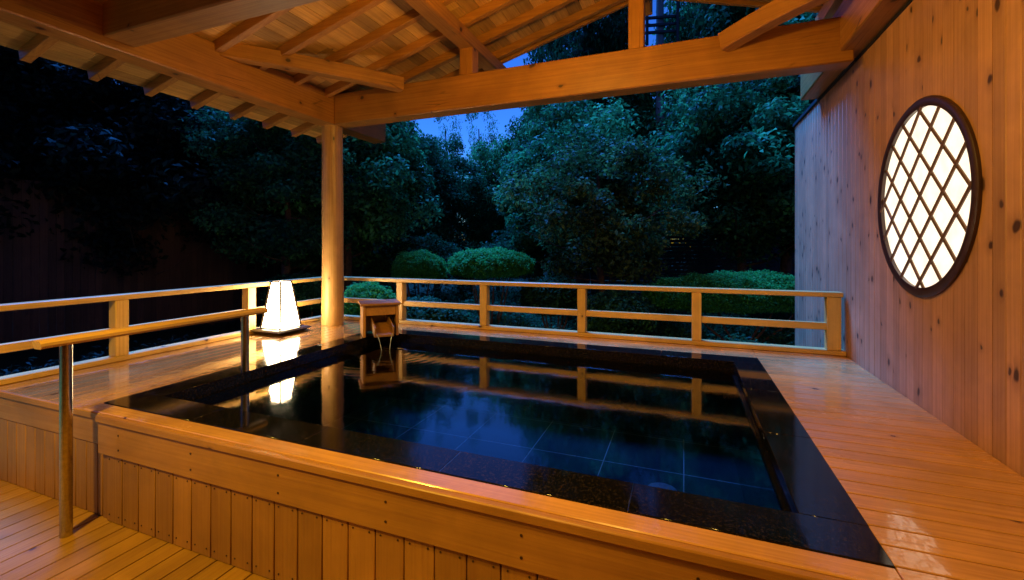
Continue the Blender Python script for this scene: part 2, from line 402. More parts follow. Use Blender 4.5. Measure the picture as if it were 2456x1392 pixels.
mb = MB(); plank_run(mb, -7, CX-.014, .115, .005, lambda m, a, b: m.box(a, b, FY+.010, FY+.04, LOWZ+.002, -.202, ch=.003)); mb.build('upright_boards', M_clad, sk2)

# bath: granite rim + tiled basin
bath = thing('bath', ((IX0+IX1)/2, (IY0+IY1)/2, -.8), 'large sunken rectangular bath lined in black stone, filled to the rim', 'bath')
mb = MB()
def slabs(n, fn):
    for k in range(n): fn(k/n, (k+1)/n)
RZ = .004
def rimx(y0, y1):
    def f(a, b): mb.box(PX0+(PX1-PX0)*a+.0015, PX0+(PX1-PX0)*b-.0015, y0, y1, -.10, RZ, ch=.002)
    return f
slabs(5, rimx(PY0, IY0)); slabs(5, rimx(IY1, PY1))
def rimy(x0, x1):
    def f(a, b): mb.box(x0, x1, IY0+(IY1-IY0)*a+.0015, IY0+(IY1-IY0)*b-.0015, -.10, RZ, ch=.002)
    return f
slabs(3, rimy(PX0, IX0)); slabs(3, rimy(IX1, PX1))
mb.cur = 1
for k in (1, 2, 3, 4):
    x = PX0+(PX1-PX0)*k/5
    mb.box(x-.0014, x+.0014, PY0+.004, IY0-.004, -.05, RZ-.0015)
mb.build('stone_rim', [M_granite, M_steel], bath)
mb = MB(); t = .08
mb.box(IX0-t, IX0+.02, IY0-t, IY1+t, -.78, -.104); mb.box(IX1-.02, IX1+t, IY0-t, IY1+t, -.78, -.104)
mb.box(IX0+.021, IX1-.021, IY0-t, IY0+.02, -.78, -.104); mb.box(IX0+.021, IX1-.021, IY1-.02, IY1+t, -.78, -.104)
mb.build('basin_wall', M_granite, bath)
mb = MB(); mb.box(IX0+.0, IX1, IY0, IY1, -.84, -.72); mb.build('basin_floor', M_pool, bath)
mb = MB(); mb.tube([(-.14, 3.28, -.718), (-.14, 3.28, -.700)], [.105, .10], 28); mb.build('floor_inlet_cover', M_pale, bath)
WZ = -.085
bm = bmesh.new(); vv = [bm.verts.new(p) for p in ((IX0+.019, IY0+.019, WZ), (IX1-.019, IY0+.019, WZ), (IX1-.019, IY1-.019, WZ), (IX0+.019, IY1-.019, WZ))]; bm.faces.new(vv)
me = bpy.data.meshes.new('water'); bm.to_mesh(me); bm.free(); me.materials.append(M_water)
o = bpy.data.objects.new('water', me); col.objects.link(o); tag(o, kind='structure')

# ------------------------------------------------------------------ railings
TR0, TR1, MR0, MR1 = .530, .576, .226, .290
back = thing('railing', (-1.6, 4.9, 0), 'low pale wooden railing across the far side of the bath, ending at the board wall', 'railing')
mb = MB(); mb.box(-4.66, 1.35, 4.845, 4.955, TR0, TR1, ch=.006, r=.4); mb.build('top_rail', M_rail[0], back)
mb = MB(); mb.box(-4.62, 1.30, 4.872, 4.928, MR0, MR1, ch=.004, r=.7); mb.build('middle_rail', M_rail[0], back)
mb = MB(); mb.box(-4.66, 1.372, 4.845, 4.965, .002, .045, ch=.005, r=.2); mb.build('bottom_sill', M_rail[0], back)
for x in (-4.60, -3.42, -2.235, -1.05, .12, 1.28):
    w = .045 if x < 1 else .055
    mb = MB(); mb.box(x-w, x+w, 4.85, 4.95, .046, TR0-.001, ch=.005); mb.build('post', M_rail[2], back)
left = thing('railing', (-4.6, 3.2, 0), 'low wooden railing along the left deck edge behind the lit lantern', 'railing')
mb = MB(); mb.box(-4.655, -4.545, -1.0, 4.843, TR0, TR1, ch=.006, r=.35); mb.build('top_rail', M_rail[1], left)
mb = MB(); mb.box(-4.628, -4.572, -1.0, 4.84, MR0, MR1, ch=.004, r=.6); mb.build('middle_rail', M_rail[1], left)
mb = MB(); mb.box(-4.665, -4.545, FY, 4.843, .002, .045, ch=.005, r=.2); mb.build('bottom_sill', M_rail[1], left)
for y in (2.41, 3.66):
    mb = MB(); mb.box(-4.65, -4.55, y-.05, y+.05, .046, TR0-.001, ch=.005); mb.build('post', M_rail[2], left)
mb = MB(); mb.box(-4.65, -4.55, 1.10, 1.2, LOWZ+.002, TR0-.001, ch=.005); mb.build('post', M_rail[2], left)

# ------------------------------------------------------------------ pavilion
SL = .285; EZ = 2.62; EX = -5.1; RX = -.427
def rz(x): return EZ + SL*(x-EX) if x <= RX else EZ + SL*(RX-EX) - SL*(x-RX)
pav = thing('pavilion', (-4.18, 4.5, 0), 'open timber pavilion with log column, heavy beams and a raftered gable roof over the bath', 'pavilion')
mb = MB(); zz = np.linspace(.002, 2.53, 14)
mb.tube([(-4.18 + .004*math.sin(z*2), 4.5, z) for z in zz], [.132 - .006*z/2.5 + .002*math.sin(z*5) for z in zz], 40, r=.5)
mb.build('column', M_log, pav)
BZ0, BZ1 = 2.51, 2.89
mb = MB(); mb.box(-4.07, 1.30, 4.40, 4.60, BZ0, BZ1, ch=.012, r=.35); mb.build('cross_beam', M_beam[0], pav)
mb = MB(); mb.box(-4.29, -4.07, -4, 5.45, BZ0, BZ1, ch=.012, r=.7); mb.build('eaves_beam', M_beam[1], pav)
mb = MB(); mb.box(1.20, 1.46, -4, 5.75, 2.60, 2.99, ch=.012, r=.55); mb.build('wall_beam', M_beam[1], pav)
mb = MB(); mb.box(-4.40, 1.25, 2.03, 2.25, 2.575, 2.98, ch=.012, r=.2); mb.build('tie_beam', M_beam[0], pav)
mb = MB(); mb.box(-4.40, 1.25, -1.2, -1.0, 2.575, 2.98, ch=.012, r=.6); mb.build('tie_beam', M_beam[0], pav)
def arc(a, b, sag, up, n=9):
    a, b = Vector(a), Vector(b); return [a.lerp(b, t) + Vector(up)*(sag*4*t*(1-t)) for t in np.linspace(0, 1, n)]
mb = MB(); mb.sweep(arc((-4.16, 2.92, 2.86), (-3.05, 4.385, 2.865), .02, (0, 0, 1)), .13, .15, r=.8); mb.build('corner_brace', M_beam[0], pav)
mb = MB(); mb.sweep(arc((.33, 4.385, 2.80), (1.24, 3.76, 2.93), .03, (0, 0, 1)), .13, .16, r=.65); mb.build('corner_brace', M_beam[0], pav)
mb = MB(); mb.box(-2.325, -2.165, 4.42, 4.58, BZ1-.002, 3.245, ch=.008, r=.5); mb.build('roof_post', M_beam[2], pav)
mb = MB(); mb.box(-.50, -.355, 4.42, 4.58, BZ1-.002, 3.70, ch=.008, r=.9); mb.build('roof_post', M_beam[2], pav)
mb = MB(); mb.box(-.50, -.355, 2.06, 2.22, 2.98-.002, 3.70, ch=.008, r=.3); mb.build('roof_post', M_beam[2], pav)
for x, w, h in ((-2.245, .17, .19), (RX, .18, .22), (1.35, .18, .2)):
    z = rz(x) - .10
    mb = MB(); mb.box(x-w/2, x+w/2, -4, 5.42, z-h+.04, z, ch=.01); mb.build('purlin', M_beam[1], pav)
ang = math.atan(SL)
y = 2.01 - .455*12
while y < 5.3:
    for s in (-1, 1):
        e = Vector((EX, y, rz(EX)-.05)) if s < 0 else Vector((4.25, y, rz(4.25)-.05))
        t = Vector((RX, y, rz(RX)-.05))
        if s > 0: t = t + Vector((.03, 0, -.01))
        mb = MB(); mb.sweep([e, t], .07, .095, up=(0, 1, 0) if False else (0, 0, 1), ch=.004); mb.build('rafter', M_beam[0], pav)
    y += .455
# verge rafters at the far gable end
for s in (-1, 1):
    e = Vector((EX-.02, 5.30, rz(EX)-.055)) if s < 0 else Vector((4.25, 5.30, rz(4.25)-.055))
    mb = MB(); mb.sweep([e, Vector((RX+.02*s, 5.30, rz(RX)-.055))], .05, .13, ch=.004); mb.build('verge_board', M_beam[0], pav)
mb = MB(); n = 30
for s in (-1, 1):
    L = (RX-EX)/math.cos(ang) + .03; k = 0; w = .155
    while k*w < L:
        a, b = k*w, min((k+1)*w, L)
        if s < 0: M = Matrix.Translation((EX-.03, 0, rz(EX)-.009)) @ Matrix.Rotation(-ang, 4, 'Y')
        else: M = Matrix.Translation((4.28, 0, rz(4.25)-.009)) @ Matrix.Rotation(math.pi+ang, 4, 'Y') @ Matrix.Scale(-1, 4, (0, 0, 1)) 
        if s > 0: M = Matrix.Translation((4.28, 0, rz(4.25)-.009)) @ Matrix.Rotation(ang, 4, 'Y') @ Matrix.Scale(-1, 4, (1, 0, 0))
        cut = [-4] + sorted(random.uniform(-3, 5) for _ in range(3)) + [5.34]
        for c0, c1 in zip(cut[:-1], cut[1:]): mb.box(a+.0015, b-.0015, c0+.001, c1-.001, 0, .018, M=M, ch=.002)
        k += 1
mb.build('roof_boards', M_board_y, pav)
mb = MB()
for s, M in ((-1, Matrix.Translation((EX-.06, 0, rz(EX)+.012)) @ Matrix.Rotation(-ang, 4, 'Y')), (1, Matrix.Translation((4.31, 0, rz(4.25)+.012)) @ Matrix.Rotation(ang, 4, 'Y') @ Matrix.Scale(-1, 4, (1, 0, 0)))):
    mb.box(0, L+.03, -4, 5.38, 0, .05, M=M, ch=.004)
mb.build('roof_covering', M_tile_roof, pav)

# ------------------------------------------------------------------ board wall with round window
wall = thing('board_wall', (WALLX, 3.5, -1.0), 'tall knotty wall of narrow upright boards on the right, holding a lit round window', 'wall')
WY1 = 6.85; WT = 2.575
wc = (3.50, 1.295); WR = .612
mb = MB()
def wallboard(m, a, b):
    zb = LOWZ-.35 if b < FY else -1.04
    # leave the round opening free
    ro = WR-.04
    if a < wc[0]+ro and b > wc[0]-ro:
        r0 = random.random()
        def cut(y): return math.sqrt(max(0, ro**2 - (y-wc[0])**2))
        ys = sorted([a, (a+b)/2, b] + [q for q in (wc[0]-ro, wc[0]+ro) if a < q < b])
        for s in (-1, 1):
            z_end = zb if s < 0 else WT
            for q0, q1 in zip(ys[:-1], ys[1:]):
                p = [(q0, wc[1]+s*cut(q0)), (q1, wc[1]+s*cut(q1)), (q1, z_end), (q0, z_end)]
                vs = [(WALLX, q[0], q[1]) for q in p] + [(WALLX+.03, q[0], q[1]) for q in p]
                m.add(vs, [(0,1,2,3), (7,6,5,4), (0,4,5,1), (1,5,6,2), (2,6,7,3), (3,7,4,0)], r=r0)
    else: m.box(WALLX, WALLX+.03, a, b, zb, WT, ch=.003)
a = -4.0
while a < WY1-.01:
    w = random.choice((.098, .105, .112)); b = min(a+w, WY1); wallboard(mb, a+.0012, b-.0012); a = b
mb.build('boards', M_wall, wall)
mb = MB(); mb.box(WALLX+.034, WALLX+.12, -4, wc[0]-WR, -1.04, WT-.002); mb.box(WALLX+.034, WALLX+.12, wc[0]+WR, WY1, -1.04, WT-.002)
mb.box(WALLX+.034, WALLX+.12, wc[0]-WR+.001, wc[0]+WR-.001, -1.04, wc[1]-WR); mb.box(WALLX+.034, WALLX+.12, wc[0]-WR+.001, wc[0]+WR-.001, wc[1]+WR, WT-.002)
mb.build('wall_core', M_fencel, wall)
mb = MB(); mb.box(WALLX+.0, WALLX+.125, WY1+.002, WY1+.03, -1.04, WT, r=.2); mb.build('end_board', M_wall, wall)
mb = MB(); mb.box(WALLX-.02, WALLX+.14, 4.6, WY1+.06, WT+.002, WT+.05, ch=.006); mb.box(WALLX-.012, WALLX+.14, -4, 4.6, WT+.002, WT+.022, ch=.004); mb.build('cap_flashing', M_trim, wall)
# window: pane > ring frame, lattice
mb = MB(); n = 64
vs = [(WALLX+.006, wc[0]+(WR-.03)*math.cos(2*math.pi*k/n), wc[1]+(WR-.03)*math.sin(2*math.pi*k/n)) for k in range(n)]
vs2 = [(WALLX+.029, v[1], v[2]) for v in vs]
mb.add(vs+vs2, [tuple(range(n)), tuple(reversed(range(n, 2*n)))] + [(k, (k+1) % n, n+(k+1) % n, n+k) for k in range(n)])
pane = mb.build('window', M_pane, wall)
mb = MB(); n = 96
prof = [(WR-.055, .004), (WR-.058, -.018), (WR-.045, -.022), (WR-.012, -.024), (WR-.0, -.016), (WR, -.006), (WR-.003, -.0002)]
vs = []; fs = []
for k in range(n):
    t = 2*math.pi*k/n
    for rr_, dx in prof: vs.append((WALLX+dx, wc[0]+rr_*math.cos(t), wc[1]+rr_*math.sin(t)))
q = len(prof)
for k in range(n):
    for j in range(q): fs.append((k*q+j, k*q+(j+1) % q, ((k+1) % n)*q+(j+1) % q, ((k+1) % n)*q+j))
mb.add(vs, fs, smooth=True); mb.build('frame', M_frame, pane)
mb = MB(); rr_ = WR-.05; sp = .186
for s in (-1, 1):
    for k in range(-2, 3):
        o_ = k*sp + .006*s
        if abs(o_) > rr_-.02: continue
        h = math.sqrt(rr_**2 - o_**2)
        d = Vector((0, math.cos(R(45)), s*math.sin(R(45)))); p = Vector((0, -d.z, d.y))
        c = Vector((WALLX-.010+.006*s, wc[0], wc[1]))
        mb.sweep([c+p*o_-d*h, c+p*o_+d*h], .013, .021, up=(1, 0, 0), ch=.003) if False else mb.sweep([c+p*o_-d*h, c+p*o_+d*h], .020, .012, up=(1, 0, 0), ch=.003)
mb.build('lattice', M_lath, pane)

# unseen wall added behind the view to block stray sky light
mb = MB(); a = -7.0
while a < WALLX-.01: mb.box(a+.001, min(a+.12, WALLX-.002)-.001, -3.1, -3.07, LOWZ-.3, 2.9, ch=.003); a += .12
tag(mb.build('sky_blocker_wall', M_clad), kind='structure')
# ------------------------------------------------------------------ lantern
LNX, LNY = -4.33, 3.854
lan = thing('lantern', (LNX, LNY, 0), 'glowing tapered paper floor lantern on a dark tray beside the column', 'lantern')
def frus(mb, hb, ht, z0, z1, cx=LNX, cy=LNY):
    vs = [(cx+a*hb, cy+b*hb, z0) for a, b in ((-1,-1),(1,-1),(1,1),(-1,1))] + [(cx+a*ht, cy+b*ht, z1) for a, b in ((-1,-1),(1,-1),(1,1),(-1,1))]
    mb.add(vs, [(3,2,1,0), (4,5,6,7), (0,1,5,4), (1,2,6,5), (2,3,7,6), (3,0,4,7)])
mb = MB(); frus(mb, .142, .072, .068, .585); mb.build('paper_shade', M_shade, lan)
mb = MB()
for a, b in ((-1,-1),(1,-1),(1,1),(-1,1)):
    mb.sweep([(LNX+a*.145, LNY+b*.145, .066), (LNX+a*.073, LNY+b*.073, .592)], .020, .020, ch=.002)
for z, h in ((.070, .146), (.590, .074)):
    for s in (-1, 1):
        mb.box(LNX-h, LNX+h, LNY+s*h-.005, LNY+s*h+.005, z-.006, z+.006); mb.box(LNX+s*h-.005, LNX+s*h+.005, LNY-h+.006, LNY+h-.006, z-.0055, z+.0055)
mb.build('frame', M_black, lan)
mb = MB(); frus(mb, .165, .225, .004, .044); frus(mb, .225, .205, .045, .062)
mb.build('tray', M_black, lan)

# ------------------------------------------------------------------ handrail by the bath steps
hr = thing('handrail', (-3.25, 2.0, LOWZ), 'short wooden handrail on two round steel posts at the near left corner of the bath', 'handrail')
mb = MB(); mb.sweep([(-3.245, 1.325, .465), (-3.245, 1.345, .468), (-3.24, 2.70, .468), (-3.24, 2.715, .466)], .085, .045, ch=.014, r=.6); mb.build('rail', M_rail[1], hr)
mb = MB(); mb.tube([(-3.25, 1.45, LOWZ+.001), (-3.25, 1.45, .447)], [.028, .028], 28); mb.build('post', M_steel, hr)
mb = MB(); mb.tube([(-3.262, 2.56, RZ+.001), (-3.262, 2.56, .447)], [.030, .030], 28); mb.build('post', M_steel, hr)

# ------------------------------------------------------------------ water spout box in the far corner
A = Vector((-3.235, 3.93, 0)); u = Vector((math.sin(R(45)), math.cos(R(45)), 0)); nrm = Vector((u.y, -u.x, 0))   # along the front, towards the viewer
sp_ = thing('water_spout', (A.x, A.y, 0), 'small wooden spout box pouring hot water into the far left corner of the bath', 'spout')
Mx = Matrix(((u.x, -nrm.x, 0, A.x), (u.y, -nrm.y, 0, A.y), (0, 0, 1, 0), (0, 0, 0, 1)))    # local x along front, y away from viewer, z up
mb = MB(); mb.box(0, .03, .0, .30, RZ+.001, .345, M=Mx, ch=.004); mb.build('side_panel', M_spout[2], sp_)
mb = MB(); mb.box(.35, .38, .0, .30, RZ+.001, .345, M=Mx, ch=.004); mb.build('side_panel', M_spout[2], sp_)
mb = MB(); mb.box(.031, .349, .012, .035, .235, .345, M=Mx, ch=.004); mb.build('front_panel', M_spout[0], sp_)
mb = MB(); mb.box(.031, .349, .27, .29, .02, .345, M=Mx, ch=.004); mb.build('back_panel', M_spout[0], sp_)
mb = MB(); mb.box(-.025, .405, -.03, .33, .347, .372, M=Mx, ch=.005); mb.build('top', M_spout[0], sp_)
tr = Mx @ Matrix.Translation((.19, .10, .185)) @ Matrix.Rotation(R(-8), 4, 'X') @ Matrix.Scale(1, 4)
tr = Mx @ Matrix.Translation((.19, .10, .185)) @ Matrix.Rotation(R(9), 4, 'X')
mb = MB(); mb.box(-.10, .10, -.36, .12, -.085, -.060, M=tr, ch=.003); mb.box(-.10, -.085, -.36, .12, -.060, .02, M=tr, ch=.003); mb.box(.085, .10, -.36, .12, -.060, .02, M=tr, ch=.003)
mb.build('trough', M_spout[0], sp_)
# falling water
n_ = N('falling_water'); gl = n_.new('ShaderNodeBsdfPrincipled'); gl.inputs['Base Color'].default_value = (.75, .85, .9, 1); gl.inputs['Roughness'].default_value = .08
tr_ = n_.new('ShaderNodeBsdfTransparent'); mx_ = n_.new('ShaderNodeMixShader'); mx_.inputs[0].default_value = .35
n_.link(tr_.outputs[0], mx_.inputs[1]); n_.link(gl.outputs[0], mx_.inputs[2]); n_.link(mx_.outputs[0], n_.out.inputs[0])
mb = MB()
for x0, x1 in ((-.085, -.035), (.085, .045)):
    pts = []; rad = []
    for k in range(8):
        t = k/7; p = tr @ Vector((x0+(x1-x0)*t, -.362, -.055)); p = p + nrm*(.05*t) ; p.z = p.z*(1-t*t) + (WZ+.0)*t*t
        pts.append(p); rad.append(.0045*(1-.35*t) + .0015*math.sin(k*2.3))
    mb.tube(pts, rad, 10)
mb.build('falling_water', n_.m, sp_)

def align(o, a, b):
    """turn a slanting timber's own axes along its length, so that its grain runs with it"""
    c = (Vector(a)+Vector(b))/2 - pav.location; ang_ = math.atan2(b[1]-a[1], b[0]-a[0])
    M = Matrix.Translation(c) @ Matrix.Rotation(ang_, 4, 'Z'); o.data.transform(M.inverted()); o.location = c; o.rotation_euler.z = ang_
br = [o for o in bpy.data.objects if o.name.startswith('corner_brace')]
br.sort(key=lambda o: o.name)
align(br[0], (-4.16, 2.92, 2.86), (-3.05, 4.385, 2.865)); align(br[1], (.33, 4.385, 2.80), (1.24, 3.76, 2.93))

# ================================================================== GARDEN
def leaves_mesh(name, centers, rad, per, size, mat, squash=.7, aspect=.5, up=.5, shell=None):
    C = np.repeat(np.array(centers), per, axis=0); rr = np.repeat(np.array(rad), per)
    n = len(C); d = rng.normal(size=(n, 3)); d /= np.linalg.norm(d, axis=1)[:, None]
    q = rng.random(n)**.45 if shell is None else shell + (1-shell)*rng.random(n)
    P = C + d*(rr*q)[:, None]*np.array([1, 1, squash])
    nr = d*.6 + rng.normal(size=(n, 3))*.55 + np.array([0, 0, up]); nr /= np.linalg.norm(nr, axis=1)[:, None]
    a = np.cross(nr, rng.normal(size=(n, 3))); a /= np.linalg.norm(a, axis=1)[:, None]; b = np.cross(nr, a)
    s = size*(.6+.8*rng.random(n)); a *= s[:, None]; b *= (s*aspect)[:, None]
    droop = nr*(s*.15)[:, None]
    V = np.empty((n, 4, 3)); V[:, 0] = P-a*.5; V[:, 1] = P+b*.5-a*.05+droop; V[:, 2] = P+a*.5; V[:, 3] = P-b*.5-a*.05+droop
    me = bpy.data.meshes.new(name); me.vertices.add(n*4); me.vertices.foreach_set('co', V.reshape(-1).astype(np.float32))
    me.loops.add(n*4); me.loops.foreach_set('vertex_index', np.arange(n*4, dtype=np.int32))
    me.polygons.add(n); me.polygons.foreach_set('loop_start', np.arange(0, n*4, 4, dtype=np.int32)); me.polygons.foreach_set('loop_total', np.full(n, 4, dtype=np.int32))
    cl = np.repeat(rng.random(len(centers)), per)
    at = me.attributes.new('rnd', 'FLOAT', 'FACE'); at.data.foreach_set('value', np.clip(.4*cl+.6*rng.random(n), 0, 1).astype(np.float32))
    me.materials.append(mat); me.update(calc_edges=True); me.validate(); return me
def broad_tree(kind, H, Rc, nclump, per, lsize, mat, crown_lo=.35, clump_r=.55):
    """trunk mesh with limbs + crown mesh, base at the origin"""
    mb = MB(); top = H*.8
    tp = [(0, 0, -.1)]; x = y = 0
    for k in range(1, 8): x += random.uniform(-.08, .08); y += random.uniform(-.08, .08); tp.append((x, y, top*k/7))
    mb.tube(tp, [H*.021*(1-.8*k/7)+.01 for k in range(8)], 12, wob=.06)
    cents = []; rads = []
    nb = 16
    for i in range(nb):
        z0 = H*(crown_lo*.8 + (.72-crown_lo*.8)*i/nb); az = i*2.4+random.uniform(-.4, .4); k = min(6, int(z0/top*7)); b0 = Vector(tp[k]).lerp(Vector(tp[k+1]), z0/top*7-k)
        f = (z0/H); L = Rc*(1.0 - abs(f-.5)*.9)*random.uniform(.7, 1.0)
        e = b0 + Vector((math.cos(az)*L, math.sin(az)*L, L*random.uniform(.15, .6)))
        m = b0.lerp(e, .5) + Vector((0, 0, -.1*L))
        mb.tube([b0, m, e], [.030*H/6, .018*H/6, .006], 6)
    for i in range(nclump):
        while True:
            p = np.array([random.uniform(-1, 1), random.uniform(-1, 1), random.uniform(-1, 1)])
            rr = np.linalg.norm(p)
            if .35 < rr < 1: break
        cz = H*(crown_lo+1)/2; hz = H*(1-crown_lo)/2
        lump = 1 + .18*math.sin(p[0]*5+p[2]*3) + random.uniform(-.12, .12)
        cents.append((p[0]*Rc*lump, p[1]*Rc*lump, cz+p[2]*hz)); rads.append(clump_r*random.uniform(.6, 1.35))
    cm = leaves_mesh(kind+'_crown', cents, rads, per, lsize, mat)
    tr = mb.build('trunk', M_bark); tm = tr.data; bpy.data.objects.remove(tr)
    return tm, cm
def conifer(H, Rb, mat):
    mb = MB(); mb.tube([(0, 0, -.1), (0, 0, H*.5), (0, 0, H)], [H*.016, H*.010, .01], 10)
    cents = []; rads = []; z = H*.18; az = 0
    while z < H*.98:
        L = Rb*(1-(z/H-.1))**.9
        for j in range(5):
            az += 2.39; l = L*random.uniform(.65, 1.1)
            e = Vector((math.cos(az)*l, math.sin(az)*l, z-l*.25)); mb.tube([(0, 0, z), e*.5+Vector((0, 0, z*.5+.05)), e], [.02, .012, .005], 5)
            for q in (.35, .6, .8, 1): cents.append((e.x*q, e.y*q, z+(e.z-z)*q)); rads.append(.16+.22*L*.4*(1.3-q))
        z += H*.045
    cm = leaves_mesh('conifer_crown', cents, rads, 60, .11, mat, squash=.5, aspect=.22)
    tr = mb.build('trunk', M_bark); tm = tr.data; bpy.data.objects.remove(tr)
    return tm, cm
KINDS = {
    'shade': broad_tree('shaded_evergreen', 7, 2.3, 120, 240, .15, L_shade, .22, .62),
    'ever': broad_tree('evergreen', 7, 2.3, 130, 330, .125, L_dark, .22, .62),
    'ever2': broad_tree('evergreen', 7, 2.1, 120, 330, .13, L_dark, .30, .58),
    'teal': broad_tree('broadleaf', 6, 2.2, 130, 300, .135, L_teal, .28, .55),
    'maple': broad_tree('maple', 4.6, 1.9, 90, 300, .105, L_maple, .28, .50),
    'airy': broad_tree('airy', 8, 1.7, 34, 110, .12, L_teal, .35, .5),
    'pine': conifer(9, 2.0, L_pine),
}
def tree(kind, px, t, s, label, group=None, name='tree', sz=None):
    x, y = W(px, t); o = thing(name, (x, y, -1.05), label, 'tree', group, rz=random.uniform(0, 6.28))
    tm, cm = KINDS[kind]
    for nm, me in (('trunk', tm), ('crown', cm)):
        c = bpy.data.objects.new(nm, me); col.objects.link(c); c.parent = o; c.scale = (s, s, sz or s)
    return o
G = 'garden trees beyond the railing'
# left, dark and close
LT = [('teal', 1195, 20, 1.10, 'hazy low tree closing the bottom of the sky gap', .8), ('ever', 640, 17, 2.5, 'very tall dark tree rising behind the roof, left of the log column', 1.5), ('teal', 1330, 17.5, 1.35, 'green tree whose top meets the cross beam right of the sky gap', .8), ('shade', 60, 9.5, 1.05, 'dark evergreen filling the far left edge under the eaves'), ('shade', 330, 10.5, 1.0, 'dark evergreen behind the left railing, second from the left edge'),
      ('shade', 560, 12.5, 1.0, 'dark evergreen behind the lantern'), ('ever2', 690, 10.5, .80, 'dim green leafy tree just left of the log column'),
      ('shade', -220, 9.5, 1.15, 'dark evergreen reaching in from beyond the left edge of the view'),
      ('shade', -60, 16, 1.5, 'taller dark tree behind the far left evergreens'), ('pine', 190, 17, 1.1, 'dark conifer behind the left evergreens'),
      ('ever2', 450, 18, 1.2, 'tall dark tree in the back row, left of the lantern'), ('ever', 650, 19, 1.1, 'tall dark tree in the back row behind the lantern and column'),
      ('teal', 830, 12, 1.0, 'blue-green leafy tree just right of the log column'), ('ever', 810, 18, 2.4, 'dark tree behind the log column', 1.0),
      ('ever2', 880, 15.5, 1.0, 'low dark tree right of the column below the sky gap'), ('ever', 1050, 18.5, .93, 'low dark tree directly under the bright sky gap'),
      ('airy', 1070, 24, 1.3, 'thin young tree standing up into the blue sky gap', 0.55), ('airy', 1150, 24, 1.3, 'slender airy tree at the right side of the sky gap', 0.6),
      ('ever2', 1300, 16, .82, 'dark tree behind the large clipped dome shrub'),
      ('teal', 1385, 13, 1.0, 'green tree under the middle of the cross beam'), ('maple', 1440, 9.8, .97, 'olive-green round maple in the middle of the garden'),
      ('teal', 1570, 18.8, 1.45, 'tall green tree right of the maple, behind the utility pole'), ('teal', 1790, 12, 1.10, 'bright leafy tree left of the board wall'),
      ('ever', 1880, 13, 1.15, 'dark green tree half hidden by the board wall'), ('ever2', 1850, 18, 2.5, 'very tall dark tree rising above the cross beam at right', 1.5),
      ('teal', 1825, 19, 2.7, 'very tall teal tree above the beam right of the pole', 1.7), ('pine', 1400, 19, 1.5, 'conifer showing in the gable left of the king post', 0.9),
      ('ever', 1405, 21, 2.7, 'tall dark tree behind the king post', 1.15), ('teal', 2010, 17, 2.6, 'very tall leafy tree above the board wall', 1.9),
      ('pine', 1325, 22, .98, 'small conifer tip against the pale sky in the gable')]
for k, px, t, s, lab, *w_ in LT:
    nm = {'pine': 'conifer_tree', 'maple': 'maple_tree'}.get(k, 'leafy_tree')
    tree(k, px, t, w_[0] if w_ else s, lab, G, nm, sz=s)

# far woods that close the horizon: one mass, nobody could count it
cs = []; rd = []
for k in range(2400):
    az = random.uniform(-1.5, 1.5); t = random.uniform(30, 36)
    x = t*(FWD[0]*math.cos(az)+RGT[0]*math.sin(az)); y = t*(FWD[1]*math.cos(az)+RGT[1]*math.sin(az))
    hmax = 5.0 + 1.6*math.sin(az*9) + .8*math.sin(az*23+1)
    cs.append((x, y, random.uniform(-1, hmax) if k % 3 else random.uniform(-1, 2.2))); rd.append(random.uniform(.6, 1.3))
me = leaves_mesh('distant_woods', cs, rd, 90, .30, L_dark)
o = bpy.data.objects.new('distant_woods', me); col.objects.link(o); tag(o, 'dark far-off woods closing the horizon', kind='stuff')

# clipped shrubs
def shrub(px, t, w, d, ztop, zbot, label, ls=.045, n=9000, mat=L_bush, stem=True, flat=.5, name='clipped_shrub'):
    x, y = W(px, t); o = thing(name, (x, y, -1.05), label, 'shrub', 'clipped garden shrubs', rz=YAW)
    h = ztop - zbot
    # points on a flattened dome
    u_ = rng.normal(size=(n, 3)); u_ /= np.linalg.norm(u_, axis=1)[:, None]; u_[:, 2] = np.abs(u_[:, 2])**.8*np.where(rng.random(n) < .82, 1, -.35)
    sh = 1 - .12*rng.random(n)**2
    lum = 1 + .05*np.sin(u_[:, 0]*7+u_[:, 1]*5) + .035*np.sin(u_[:, 0]*17+u_[:, 2]*11) + .03*np.sin(u_[:, 1]*19-u_[:, 0]*9)
    lum = lum * np.where(rng.random(n) < .03, 1.04+.08*rng.random(n), 1)
    c = np.stack([u_[:, 0]*w/2*sh*lum, u_[:, 1]*d/2*sh*lum, (zbot+1.05) + (u_[:, 2]*h)*sh*lum], 1)
    me = leaves_mesh('foliage', [tuple(p) for p in c], [ls*1.2]*n, 4, ls, mat, squash=1, aspect=.5, up=.9)
    f = bpy.data.objects.new('foliage', me); col.objects.link(f); f.parent = o
    mb = MB()
    for k in range(6):
        a = k*1.05; mb.tube([(x+.05*math.cos(a), y+.05*math.sin(a), -1.07), (x+w*.18*math.cos(a), y+d*.18*math.sin(a), (zbot-1.05)/2), (x+w*.3*math.cos(a), y+d*.3*math.sin(a), zbot+h*.3)], [.03, .02, .01], 6)
    mb.build('stems', M_bark, o)
    return o
shrub(1175, 9.6, 1.78, 1.5, .91, .50, 'large flat-domed clipped shrub above the middle of the far railing')
shrub(1003, 10.6, 1.20, 1.1, .84, .35, 'smaller dim round clipped shrub left of the large dome shrub')
shrub(882, 7.4, .82, .8, .36, -.1, 'low clipped shrub seen through the railing beside the column', n=5000)
x, y = W(1800, 8.3)
shrub(1780, 8.6, 3.7, 1.5, .45, -.05, 'long low green hedge mound beside the end of the board wall', n=16000, name='hedge')
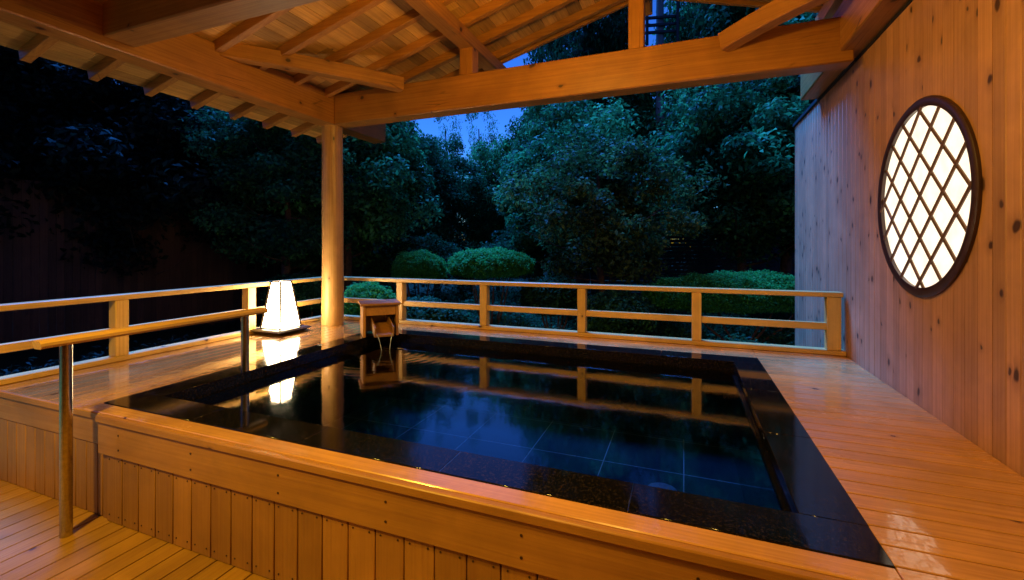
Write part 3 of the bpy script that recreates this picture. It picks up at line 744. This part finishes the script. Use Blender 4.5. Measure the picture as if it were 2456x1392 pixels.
# ground cover behind the railing
n = 11000; px_ = rng.uniform(700, 2150, n); t_ = rng.uniform(5.9, 16, n)
cs = []
for p, t in zip(px_, t_):
    q = W(p, t)
    if q[1] > 5.3: cs.append((q[0], q[1], -1.0 + .25*rng.random() + .28*math.sin(q[0]*2.1)*math.cos(q[1]*1.7)))
me = leaves_mesh('ground_cover', cs, [.16]*len(cs), 16, .085, L_dark, squash=1.2, aspect=.35, up=.6)
o = bpy.data.objects.new('ground_cover', me); col.objects.link(o); tag(o, 'low leafy ground cover under the railings', kind='stuff')
cs = []
for k in range(2600):
    q = (rng.uniform(-8.5, -5.0), rng.uniform(1.0, 9)); cs.append((q[0], q[1], -1.0 + .3*rng.random()))
me = leaves_mesh('ground_cover', cs, [.18]*len(cs), 14, .09, L_shade, squash=1.2, aspect=.35, up=.6)
o = bpy.data.objects.new('ground_cover', me); col.objects.link(o); tag(o, 'low leafy ground cover left of the deck', kind='stuff')
# low shrubs in the dark zone under the trees
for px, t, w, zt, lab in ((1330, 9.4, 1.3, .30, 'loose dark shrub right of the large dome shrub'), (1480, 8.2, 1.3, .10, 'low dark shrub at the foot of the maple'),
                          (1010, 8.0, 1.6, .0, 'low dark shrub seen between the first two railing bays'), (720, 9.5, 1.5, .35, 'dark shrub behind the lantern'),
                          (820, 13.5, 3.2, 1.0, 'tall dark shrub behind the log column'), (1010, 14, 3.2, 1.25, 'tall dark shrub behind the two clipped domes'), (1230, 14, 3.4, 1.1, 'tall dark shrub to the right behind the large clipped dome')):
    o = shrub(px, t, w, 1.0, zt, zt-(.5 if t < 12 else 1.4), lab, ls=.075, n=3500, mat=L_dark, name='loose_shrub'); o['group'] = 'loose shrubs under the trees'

# slat fence behind the trees on the right
def fence(name, a, b, z1, mat, label, vertical):
    a = Vector((*a, -1.05)); b = Vector((*b, -1.05)); L = (b-a).length; d = (b-a).normalized(); ang_ = math.atan2(d.y, d.x)
    o = thing(name, a, label, 'fence'); M = Matrix.Translation(a) @ Matrix.Rotation(ang_, 4, 'Z'); mb = MB(); H = z1+1.05
    if vertical:
        k = 0
        while k < L: mb.box(k, k+.115, 0, .02, .05, H - .0, M=M); k += .12
    else:
        k = .08
        while k < H: mb.box(0, L, 0, .02, k, k+.105, M=M); k += .13
    mb.build('boards', mat, o)
    k = 0
    while k <= L:
        mb = MB(); mb.box(k-.045, k+.045, .024, .11, 0, H+.05, M=M); mb.build('post', mat, o); k += 1.8
    return o
fence('slat_fence', W(1420, 15.5), W(2150, 14.5), 1.35, M_fenceb, 'dim bluish horizontal slat fence behind the right-hand trees', False)
fence('board_fence', (-13.0, 1.0), (-10.5, 11.5), 2.3, M_fencel, 'dark brown upright board fence behind the left trees', True)

# utility pole with its platform arms, seen through the gable
ux, uy = W(1583, 17)
up_ = thing('utility_pole', (ux, uy, -1.05), 'grey utility pole with cross arms seen through the gable right of the king post', 'pole', rz=YAW)
def U(dx, dy, z): return (ux + RGT[0]*dx + FWD[0]*dy, uy + RGT[1]*dx + FWD[1]*dy, z)
mb = MB(); mb.tube([U(0, 0, -1.05), U(0, 0, 5), U(0, 0, 11.5)], [.19, .16, .13], 20); mb.build('pole', M_pole, up_)
for z in (9.05, 9.32, 9.60):
    mb = MB(); mb.sweep([U(-.62, -.19, z-.05), U(.62, -.19, z+.05)], .09, .10, ch=.01); mb.build('cross_arm', M_trim, up_)
for sx in (-.58, .56):
    mb = MB(); mb.sweep([U(sx, -.30, 8.5), U(sx, -.30, 11.4)], .10, .10, up=(0, 1, 0), ch=.01); mb.build('upright', M_trim, up_)

print('leaf meshes', sum(len(m.polygons) for m in bpy.data.meshes))
